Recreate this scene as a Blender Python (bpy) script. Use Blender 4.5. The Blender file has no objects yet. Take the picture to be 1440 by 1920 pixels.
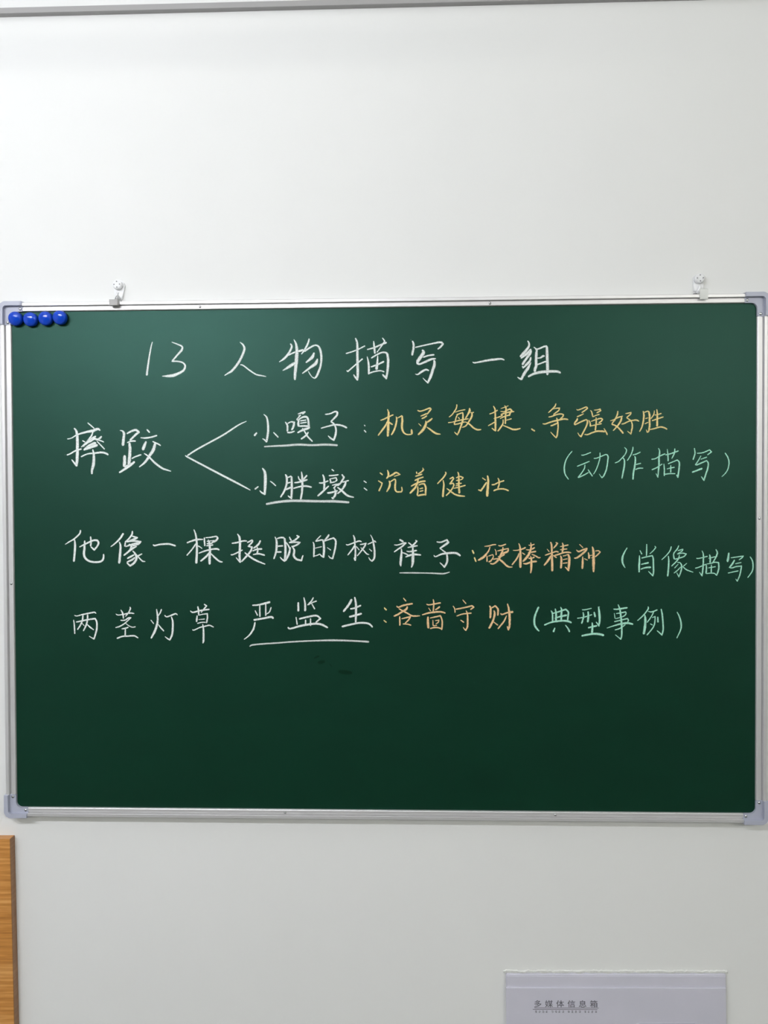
import bpy, bmesh, math, random
from mathutils import Vector, Matrix, noise

C = bpy.context.scene.collection
SC = bpy.context.scene

# ------------------------------------------------------------ camera
cam_d = bpy.data.cameras.new('camera')
cam_d.sensor_fit = 'VERTICAL'; cam_d.sensor_height = 36.0; cam_d.sensor_width = 27.0
cam_d.lens = 1442.0 / 1920.0 * 36.0
cam_d.clip_start = 0.02
cam = bpy.data.objects.new('camera', cam_d); C.objects.link(cam)
cam.matrix_world = Matrix((
    (0.99948971, 0.00368367, 0.03172946, 0.04587935),
    (0.03167261, 0.01458377, -0.9993919, -1.22241122),
    (-0.00414416, 0.99988687, 0.01445965, 1.69395909),
    (0, 0, 0, 1)))
SC.camera = cam

# ------------------------------------------------------------ world, exposure, lamps
W = bpy.data.worlds.new('world'); SC.world = W; W.use_nodes = True
W.node_tree.nodes['Background'].inputs[0].default_value = (0.75, 0.85, 1.0, 1)
W.node_tree.nodes['Background'].inputs[1].default_value = 0.05
SC.view_settings.view_transform = 'Standard'
SC.view_settings.look = 'None'
SC.view_settings.gamma = 1.0
SC.view_settings.use_curve_mapping = False
SC.view_settings.exposure = 0.0
LAMPS = [  # x, y, length, emission strength, colour
    (-0.86, -1.52, 1.2, 135.0, (0.958, 0.97, 1.03)),
    (1.50, -2.60, 1.2, 135.0, (1.0, 0.985, 0.91)),  # unseen fill lamp, added to lift the right side of the wall
    (-0.98, -3.60, 1.2, 90.0, (1.0, 0.98, 0.93)),  # another unseen lamp, added as fill from the back left
]

# ------------------------------------------------------------ helpers
def mat(name, col, rough=0.5, metal=0.0, spec=0.5):
    m = bpy.data.materials.new(name); m.use_nodes = True
    b = m.node_tree.nodes['Principled BSDF']
    b.inputs['Base Color'].default_value = (*col, 1)
    b.inputs['Roughness'].default_value = rough
    b.inputs['Metallic'].default_value = metal
    b.inputs['Specular IOR Level'].default_value = spec
    return m

def nodes(m): return m.node_tree.nodes, m.node_tree.links, m.node_tree.nodes['Principled BSDF']

def add_bump(m, scale, strength, dist=0.001, detail=4, mapping=None):
    N, L, b = nodes(m)
    tc = N.new('ShaderNodeTexCoord'); nz = N.new('ShaderNodeTexNoise'); bp = N.new('ShaderNodeBump')
    nz.inputs['Scale'].default_value = scale; nz.inputs['Detail'].default_value = detail
    bp.inputs['Strength'].default_value = strength; bp.inputs['Distance'].default_value = dist
    if mapping:
        mp = N.new('ShaderNodeMapping'); mp.inputs['Scale'].default_value = mapping
        L.new(tc.outputs['Object'], mp.inputs[0]); L.new(mp.outputs[0], nz.inputs['Vector'])
    else:
        L.new(tc.outputs['Object'], nz.inputs['Vector'])
    L.new(nz.outputs['Fac'], bp.inputs['Height']); L.new(bp.outputs[0], b.inputs['Normal'])

def color_noise(m, c1, c2, scale, detail=3, mapping=(1, 1, 1)):
    N, L, b = nodes(m)
    tc = N.new('ShaderNodeTexCoord'); mp = N.new('ShaderNodeMapping'); nz = N.new('ShaderNodeTexNoise')
    cr = N.new('ShaderNodeValToRGB')
    mp.inputs['Scale'].default_value = mapping
    nz.inputs['Scale'].default_value = scale; nz.inputs['Detail'].default_value = detail
    cr.color_ramp.elements[0].position = 0.35; cr.color_ramp.elements[1].position = 0.65
    cr.color_ramp.elements[0].color = (*c1, 1); cr.color_ramp.elements[1].color = (*c2, 1)
    L.new(tc.outputs['Object'], mp.inputs[0]); L.new(mp.outputs[0], nz.inputs['Vector'])
    L.new(nz.outputs['Fac'], cr.inputs[0]); L.new(cr.outputs[0], b.inputs['Base Color'])
    return cr

def obj(name, bm, m, parent=None, smooth=False, loc=None):
    me = bpy.data.meshes.new(name)
    bmesh.ops.recalc_face_normals(bm, faces=bm.faces)
    bm.to_mesh(me); bm.free()
    me.materials.append(m)
    if smooth:
        for p in me.polygons: p.use_smooth = True
    o = bpy.data.objects.new(name, me); C.objects.link(o)
    if parent: o.parent = parent
    if loc: o.location = loc
    return o

def tag(o, label, cat, group=None):
    o['label'] = label; o['category'] = cat
    if group: o['group'] = group
    return o

def struct(o): o['kind'] = 'structure'; return o

def empty(name, loc):
    o = bpy.data.objects.new(name, None); C.objects.link(o); o.location = loc
    o.empty_display_size = 0.02
    return o

def box(bm, x0, x1, y0, y1, z0, z1, bevel=0.0, seg=2):
    r = bmesh.ops.create_cube(bm, size=1.0)
    vs = r['verts']
    for v in vs:
        v.co = Vector((x0 + (v.co.x + .5) * (x1 - x0), y0 + (v.co.y + .5) * (y1 - y0), z0 + (v.co.z + .5) * (z1 - z0)))
    if bevel:
        es = list({e for v in vs for e in v.link_edges})
        bmesh.ops.bevel(bm, geom=es, offset=bevel, segments=seg, affect='EDGES', profile=0.5)
    return bm

def lathe_y(bm, prof, seg=32, center=(0, 0, 0)):
    """prof: list of (radius, y). Revolved about the Y axis; both ends are closed."""
    cx, cy, cz = center; rings = []
    for r, y in prof:
        if r < 1e-7:
            rings.append([bm.verts.new((cx, cy + y, cz))])
        else:
            rings.append([bm.verts.new((cx + r * math.cos(2 * math.pi * i / seg), cy + y, cz + r * math.sin(2 * math.pi * i / seg))) for i in range(seg)])
    for a, b in zip(rings, rings[1:]):
        for i in range(seg):
            j = (i + 1) % seg
            if len(a) == 1 and len(b) == 1: continue
            if len(a) == 1: bm.faces.new((a[0], b[i], b[j]))
            elif len(b) == 1: bm.faces.new((a[i], b[0], a[j]))
            else: bm.faces.new((a[i], b[i], b[j], a[j]))
    for R in (rings[0], rings[-1]):
        if len(R) > 2: bm.faces.new(R)

def prism(bm, poly, y0, y1):
    """poly: list of (x, z) outline, extruded along Y."""
    a = [bm.verts.new((x, y0, z)) for x, z in poly]
    b = [bm.verts.new((x, y1, z)) for x, z in poly]
    n = len(poly)
    bm.faces.new(a); bm.faces.new(b)
    for i in range(n):
        bm.faces.new((a[i], a[(i + 1) % n], b[(i + 1) % n], b[i]))

def tube(bm, pts, r, seg=8, flat=1.0):
    rings = []
    P = [Vector(p) for p in pts]
    for i, p in enumerate(P):
        t = (P[min(i + 1, len(P) - 1)] - P[max(i - 1, 0)]).normalized()
        up = Vector((0, 1, 0))
        s = t.cross(up)
        if s.length < 1e-4: s = t.cross(Vector((1, 0, 0)))
        s.normalize(); u = s.cross(t).normalized()
        rings.append([bm.verts.new(p + s * (r * math.cos(2 * math.pi * k / seg)) + u * (r * flat * math.sin(2 * math.pi * k / seg))) for k in range(seg)])
    for a, b in zip(rings, rings[1:]):
        for k in range(seg):
            bm.faces.new((a[k], a[(k + 1) % seg], b[(k + 1) % seg], b[k]))
    bm.faces.new(rings[0]); bm.faces.new(rings[-1])

def arc(cx, cz, r, a0, a1, n):
    return [(cx + r * math.cos(math.radians(a0 + (a1 - a0) * i / n)), cz + r * math.sin(math.radians(a0 + (a1 - a0) * i / n))) for i in range(n + 1)]

# ------------------------------------------------------------ materials
M_wall = mat('wall_paint', (0.80, 0.81, 0.80), 0.7, spec=0.1)
color_noise(M_wall, (0.795, 0.803, 0.79), (0.808, 0.815, 0.802), 3.0)
add_bump(M_wall, 220, 0.06, 0.0006)
M_ceil = mat('ceiling_panel', (0.93, 0.935, 0.94), 0.6)
M_floor = mat('floor_tile', (0.30, 0.29, 0.27), 0.35)
color_noise(M_floor, (0.18, 0.175, 0.165), (0.21, 0.205, 0.19), 4.0)
M_back = mat('grey_back_wall_paint', (0.11, 0.15, 0.14), 0.7, spec=0.2)
M_angle = mat('grey_ceiling_angle', (0.37, 0.365, 0.36), 0.6)
M_panel = mat('green_board', (0.001, 0.018, 0.007), 0.44, spec=0.43)
nodes(M_panel)[2].inputs['Specular Tint'].default_value = (0.44, 0.97, 0.84, 1)
color_noise(M_panel, (0.0006, 0.0200, 0.0080), (0.0008, 0.0225, 0.0092), 9.0, 5, (1, 1, 2.2))
add_bump(M_panel, 900, 0.12, 0.0002)
M_alu = mat('brushed_aluminium', (0.70, 0.695, 0.70), 0.45, metal=0.55)
add_bump(M_alu, 500, 0.05, 0.0002)
M_plastic = mat('grey_blue_plastic', (0.43, 0.45, 0.54), 0.42)
add_bump(M_plastic, 300, 0.05, 0.0002)
M_steel = mat('screw_steel', (0.60, 0.61, 0.62), 0.25, metal=1.0)
M_hook = mat('white_hook_plastic', (0.84, 0.85, 0.86), 0.45, spec=0.3)
add_bump(M_hook, 300, 0.03, 0.0002)
M_clip = mat('grey_zinc', (0.46, 0.455, 0.45), 0.7, spec=0.2)
add_bump(M_clip, 300, 0.05, 0.0002)
M_clear = mat('cloudy_clear_plastic', (0.80, 0.82, 0.79), 0.3)
nodes(M_clear)[2].inputs['Alpha'].default_value = 0.6
M_pin = mat('pin_hole', (0.34, 0.34, 0.35), 0.4)
M_hole = mat('dark_slot', (0.03, 0.03, 0.03), 0.6)
M_blue = mat('blue_magnet', (0.003, 0.055, 0.50), 0.06)
color_noise(M_blue, (0.003, 0.050, 0.48), (0.004, 0.062, 0.54), 90.0)
M_box = mat('pale_violet_plastic', (0.62, 0.61, 0.71), 0.5)
color_noise(M_box, (0.605, 0.602, 0.685), (0.635, 0.625, 0.715), 12.0)
add_bump(M_box, 400, 0.04, 0.0003)
M_ink = mat('grey_print', (0.12, 0.115, 0.14), 0.5)
M_plaster = mat('filler_plaster', (0.82, 0.83, 0.80), 0.9)
add_bump(M_plaster, 300, 0.6, 0.001)
M_white = mat('white_enamel', (0.85, 0.85, 0.85), 0.4)

# wood with horizontal grain
def wood(name, c1, c2, c3):
    m = mat(name, c2, 0.38)
    N, L, b = nodes(m)
    tc = N.new('ShaderNodeTexCoord'); mp = N.new('ShaderNodeMapping'); nz = N.new('ShaderNodeTexNoise')
    n2 = N.new('ShaderNodeTexNoise'); mp2 = N.new('ShaderNodeMapping')
    mx = N.new('ShaderNodeMix'); mx.data_type = 'FLOAT'; mx.inputs[0].default_value = 0.45
    cr = N.new('ShaderNodeValToRGB'); bp = N.new('ShaderNodeBump')
    mp.inputs['Scale'].default_value = (3.0, 3.0, 42.0); mp2.inputs['Scale'].default_value = (14, 14, 260)
    nz.inputs['Scale'].default_value = 1.0; nz.inputs['Detail'].default_value = 5; nz.inputs['Distortion'].default_value = 0.8
    n2.inputs['Scale'].default_value = 1.0; n2.inputs['Detail'].default_value = 3
    e = cr.color_ramp.elements
    e[0].position = 0.38; e[0].color = (*c1, 1); e[1].position = 0.61; e[1].color = (*c3, 1)
    k = e.new(0.5); k.color = (*c2, 1)
    L.new(tc.outputs['Object'], mp.inputs[0]); L.new(mp.outputs[0], nz.inputs['Vector'])
    L.new(tc.outputs['Object'], mp2.inputs[0]); L.new(mp2.outputs[0], n2.inputs['Vector'])
    L.new(nz.outputs['Fac'], mx.inputs[2]); L.new(n2.outputs['Fac'], mx.inputs[3])
    L.new(mx.outputs[0], cr.inputs[0]); L.new(cr.outputs[0], b.inputs['Base Color'])
    bp.inputs['Strength'].default_value = 0.15; bp.inputs['Distance'].default_value = 0.0005
    L.new(mx.outputs[0], bp.inputs['Height']); L.new(bp.outputs[0], b.inputs['Normal'])
    return m
M_wood = wood('oak_veneer', (0.40, 0.16, 0.032), (0.56, 0.245, 0.055), (0.72, 0.37, 0.12))
M_edge = wood('oak_edge_band', (0.25, 0.115, 0.042), (0.29, 0.14, 0.055), (0.34, 0.17, 0.07))

def chalk(name, col, alpha_lo=0.55, amul=1.0):
    m = mat(name, col, 0.95, spec=0.1)
    N, L, b = nodes(m)
    tc = N.new('ShaderNodeTexCoord'); nz = N.new('ShaderNodeTexNoise'); at = N.new('ShaderNodeAttribute')
    mr = N.new('ShaderNodeMapRange'); mu = N.new('ShaderNodeMath'); mu.operation = 'MULTIPLY'
    mu2 = N.new('ShaderNodeMath'); mu2.operation = 'MULTIPLY'; mu2.inputs[1].default_value = amul
    at.attribute_name = 'opacity'
    nz.inputs['Scale'].default_value = 1500; nz.inputs['Detail'].default_value = 2
    mr.inputs[1].default_value = 0.36; mr.inputs[2].default_value = 0.54
    mr.inputs[3].default_value = alpha_lo; mr.inputs[4].default_value = 1.0
    L.new(tc.outputs['Object'], nz.inputs['Vector']); L.new(nz.outputs['Fac'], mr.inputs[0])
    L.new(mr.outputs[0], mu.inputs[0]); L.new(at.outputs['Fac'], mu.inputs[1])
    L.new(mu.outputs[0], mu2.inputs[0]); L.new(mu2.outputs[0], b.inputs['Alpha'])
    return m
CH = {'w': chalk('white_chalk', (0.92, 0.97, 0.95)),
      'y': chalk('yellow_chalk', (0.97, 0.76, 0.34)),
      'o': chalk('orange_chalk', (0.97, 0.66, 0.36)),
      'g': chalk('green_chalk', (0.48, 0.90, 0.72)),
      'd': chalk('damp_smudge', (0.003, 0.03, 0.014), 0.5, 0.6)}
CHNAME = {'w': 'white', 'y': 'yellow', 'o': 'orange', 'g': 'mint green'}

# ------------------------------------------------------------ setting
XL, XR, YB, ZC = -2.7, 3.0, -5.0, 2.85
def slab(name, *a):
    bm = bmesh.new(); box(bm, *a[:6]); return struct(obj(name, bm, a[6]))
slab('wall_front', XL, XR, 0.0, 0.12, 0, 2.95, M_wall)
slab('wall_back', XL, XR, YB - .12, YB, 0, 2.95, M_back)
slab('wall_left', XL - .12, XL, YB - .12, .12, 0, 2.95, M_wall)
slab('wall_right', XR, XR + .12, YB - .12, .12, 0, 2.95, M_wall)
slab('floor', XL - .12, XR + .12, YB - .12, .12, -.1, 0, M_floor)
slab('ceiling', XL - .12, XR + .12, YB - .12, .12, ZC + 0.0006, ZC + .06, M_ceil)
# slim grey rail running across the wall above the chalkboard
bm = bmesh.new(); box(bm, XL, XR, -0.0100, -0.0, 2.4702, 2.4794, 0.0007, 2)
struct(obj('trim_1', bm, M_angle))

# ceiling battens (outside the frame; they light the room)
def batten(x, y, ln, power, col, label):
    t = empty('ceiling_light', (x, y, ZC)); HZ = ZC - 2.476
    tag(t, label, 'light', 'white tube lights on the ceiling')
    bm = bmesh.new(); box(bm, -ln/2, ln/2, -.03, .03, -.032 - HZ, -HZ, .004, 2)
    obj('housing', bm, M_white, t)
    for s in (-1, 1):
        bm = bmesh.new(); box(bm, s*ln*.35 - .005, s*ln*.35 + .005, -.005, .005, -HZ - .001, 0)
        obj('hanging_rod', bm, M_white, t)
    m = bpy.data.materials.new('lamp_tube'); m.use_nodes = True
    N = m.node_tree.nodes; b = N['Principled BSDF']
    b.inputs['Base Color'].default_value = (.9, .9, .9, 1)
    b.inputs['Emission Color'].default_value = (*col, 1); b.inputs['Emission Strength'].default_value = power
    bm = bmesh.new(); tube(bm, [(-ln/2 + .03, 0, -.062 - HZ), (0, 0, -.062 - HZ), (ln/2 - .03, 0, -.062 - HZ)], 0.017, 14)
    obj('lamp_tube', bm, m, t, True)
    for s in (-1, 1):
        bm = bmesh.new(); box(bm, min(s*(ln/2-.03), s*(ln/2)), max(s*(ln/2-.03), s*(ln/2)), -.018, .018, -.082 - HZ, -.03 - HZ, .004, 2)
        obj('end_cap', bm, M_white, t)
for a, lb in zip(LAMPS, ('white hanging tube light nearest the chalkboard wall', 'added white fill tube light on the right, behind the viewer',
                         'added white fill tube light at the far left of the room')):
    batten(*a, lb)

# ------------------------------------------------------------ chalkboard
BX, BZ = 0.5994, 0.4094          # half sizes of the aluminium frame
IX, IZ = 0.5842, 0.3957          # half sizes of the visible green panel
BC = 1.6010
board = empty('chalkboard', (0, 0, BC))
tag(board, 'green chalkboard in an aluminium frame, covered with Chinese chalk handwriting', 'chalkboard')
bm = bmesh.new(); box(bm, -IX - .004, IX + .004, -0.0122, -0.002, -IZ - .004, IZ + .004)
panel = obj('writing_panel', bm, M_panel, board)
panel['label'] = 'dark green writing surface'

PROF = [(0, .001), (0, .0184), (.0010, .0194), (.0012, .0196), (.0056, .0196), (.0061, .0138), (.0071, .0138), (.0075, .0156), (.0136, .0158), (.0146, .0152), (.0152, .0124), (.0152, .0104), (.004, .0104), (.004, .001)]
def rail(side):
    bm = bmesh.new()
    horiz = side in 'tb'
    wd = (BZ - IZ) if horiz else (BX - IX)
    L = (BX - .0345) if horiz else (BZ - .0345)
    rings = []
    for s in (-L, L):
        ring = []
        for u, d in PROF:
            u = u * wd / .0152
            if side == 't': p = (s, -d, BZ - u)
            elif side == 'b': p = (s, -d, -BZ + u)
            elif side == 'l': p = (-BX + u, -d, s)
            else: p = (BX - u, -d, s)
            ring.append(bm.verts.new(p))
        rings.append(ring)
    n = len(PROF)
    for i in range(n):
        bm.faces.new((rings[0][i], rings[0][(i+1) % n], rings[1][(i+1) % n], rings[1][i]))
    bm.faces.new(rings[0]); bm.faces.new(rings[1])
    return obj('frame_rail', bm, M_alu, board)
rails = {s: rail(s) for s in 'tblr'}

def screw(x, z, y, parent, r=0.0022):
    bm = bmesh.new()
    lathe_y(bm, [(r, 0), (r, -.0006), (r*.85, -.0012), (r*.5, -.0016), (0, -.0017)], 16)
    # cross recess
    o = obj('screw', bm, M_steel, parent, True, (x, y, z))
    return o
for x, z, s in [(-.2812, 1.9953, 't'), (.1739, 1.9985, 't'), (-.1512, 1.2034, 'b'), (.2744, 1.2037, 'b'), (-.5872, 1.5641, 'l'), (.5893, 1.6645, 'r')]:
    zz = z - BC
    if s == 't': zz = BZ - .0095
    if s == 'b': zz = -BZ + .0090
    if s == 'l': x = -BX + .0112
    if s == 'r': x = BX - .0112
    screw(x, zz, -.0156, rails[s], .0021)

def bracket(sx, sz):
    """L-shaped moulded corner: local u runs in from the outer corner along x, v along z."""
    OX, OZ = BX + .0016, BZ + .0016
    A, w, wz, R, r = .0365, OX - IX, OZ - IZ, .011, .009
    def P(u, v): return (sx * (OX - u), sz * (OZ - v))
    poly = [P(u, v) for u, v in
            [(R - R * math.sin(math.radians(a)), R - R * math.cos(math.radians(a))) for a in range(0, 91, 10)]]
    poly += [P(0, A + .0012), P(w, A - .001)]
    poly += [P(w + r - r * math.cos(math.radians(a)), wz + r - r * math.sin(math.radians(a))) for a in range(0, 91, 10)]
    poly += [P(A - .001, wz), P(A + .0012, 0)]
    bm = bmesh.new(); prism(bm, poly, -.001, -.0163)
    # raised outer rim
    ru = .0068
    rim = [P(R - R * math.sin(math.radians(a)), R - R * math.cos(math.radians(a))) for a in range(0, 91, 10)]
    rim += [P(0, A), P(ru, A)]
    rr = .0035
    rim += [P(ru + rr - rr * math.cos(math.radians(a)), ru + rr - rr * math.sin(math.radians(a))) for a in range(0, 91, 15)]
    rim += [P(A, ru), P(A, 0)]
    bm2 = bmesh.new(); prism(bm2, rim, -.0155, -.0224)
    edges = [e for e in bm2.edges if e.verts[0].co.y < -.0222 and e.verts[1].co.y < -.0222]
    bmesh.ops.bevel(bm2, geom=edges, offset=.0006, segments=2, affect='EDGES', clamp_overlap=True)
    me = bpy.data.meshes.new('tmp'); bm2.to_mesh(me); bm2.free(); bm.from_mesh(me); bpy.data.meshes.remove(me)
    o = obj('corner_bracket', bm, M_plastic, board)
    o['label'] = 'grey-blue plastic corner piece'
    screw(sx * (OX - .0325), sz * (OZ - .0112), -.0163, o, .0024)
    screw(sx * (OX - .0120), sz * (OZ - .0325), -.0163, o, .0024)
for sx in (-1, 1):
    for sz in (-1, 1): bracket(sx, sz)

# hanging clips on the top rail
TZ = BZ
bm = bmesh.new(); box(bm, -.0068, .0068, -.0262, -.0198, -.0078, .0008, .0006, 2)
box(bm, -.0066, .0066, -.0262, -.001, .0004, .0018, .0003, 1)
clip1 = obj('hanging_clip', bm, M_clip, board, False, (-.4155, 0, TZ - .0004)); clip1['label'] = 'grey metal clip below the left wall hook'
bm = bmesh.new(); tube(bm, [(-.0035, -.013, .0015), (.0015, -.0125, .0135), (.0025, -.0125, .0145), (.0037, -.0125, .0130), (.0085, -.013, .0015)], .0006, 8)
obj('wire_loop', bm, M_steel, clip1, True)
bm = bmesh.new(); box(bm, .0070, .0120, -.0120, -.0015, .0002, .0022, .0003, 1)
obj('wire_slot', bm, M_hole, clip1)
bm = bmesh.new(); box(bm, -.0062, .0062, -.0222, -.0198, -.0095, .0065, .0006, 2)
clip2 = obj('hanging_clip', bm, M_clear, board, False, (.5008, 0, TZ + .0006)); clip2['label'] = 'cloudy plastic clip below the right wall hook'
bm = bmesh.new(); box(bm, -.0124, -.0067, -.0120, -.0015, -.0006, .0022, .0003, 1)
obj('wire_slot', bm, M_hole, clip2)

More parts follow.
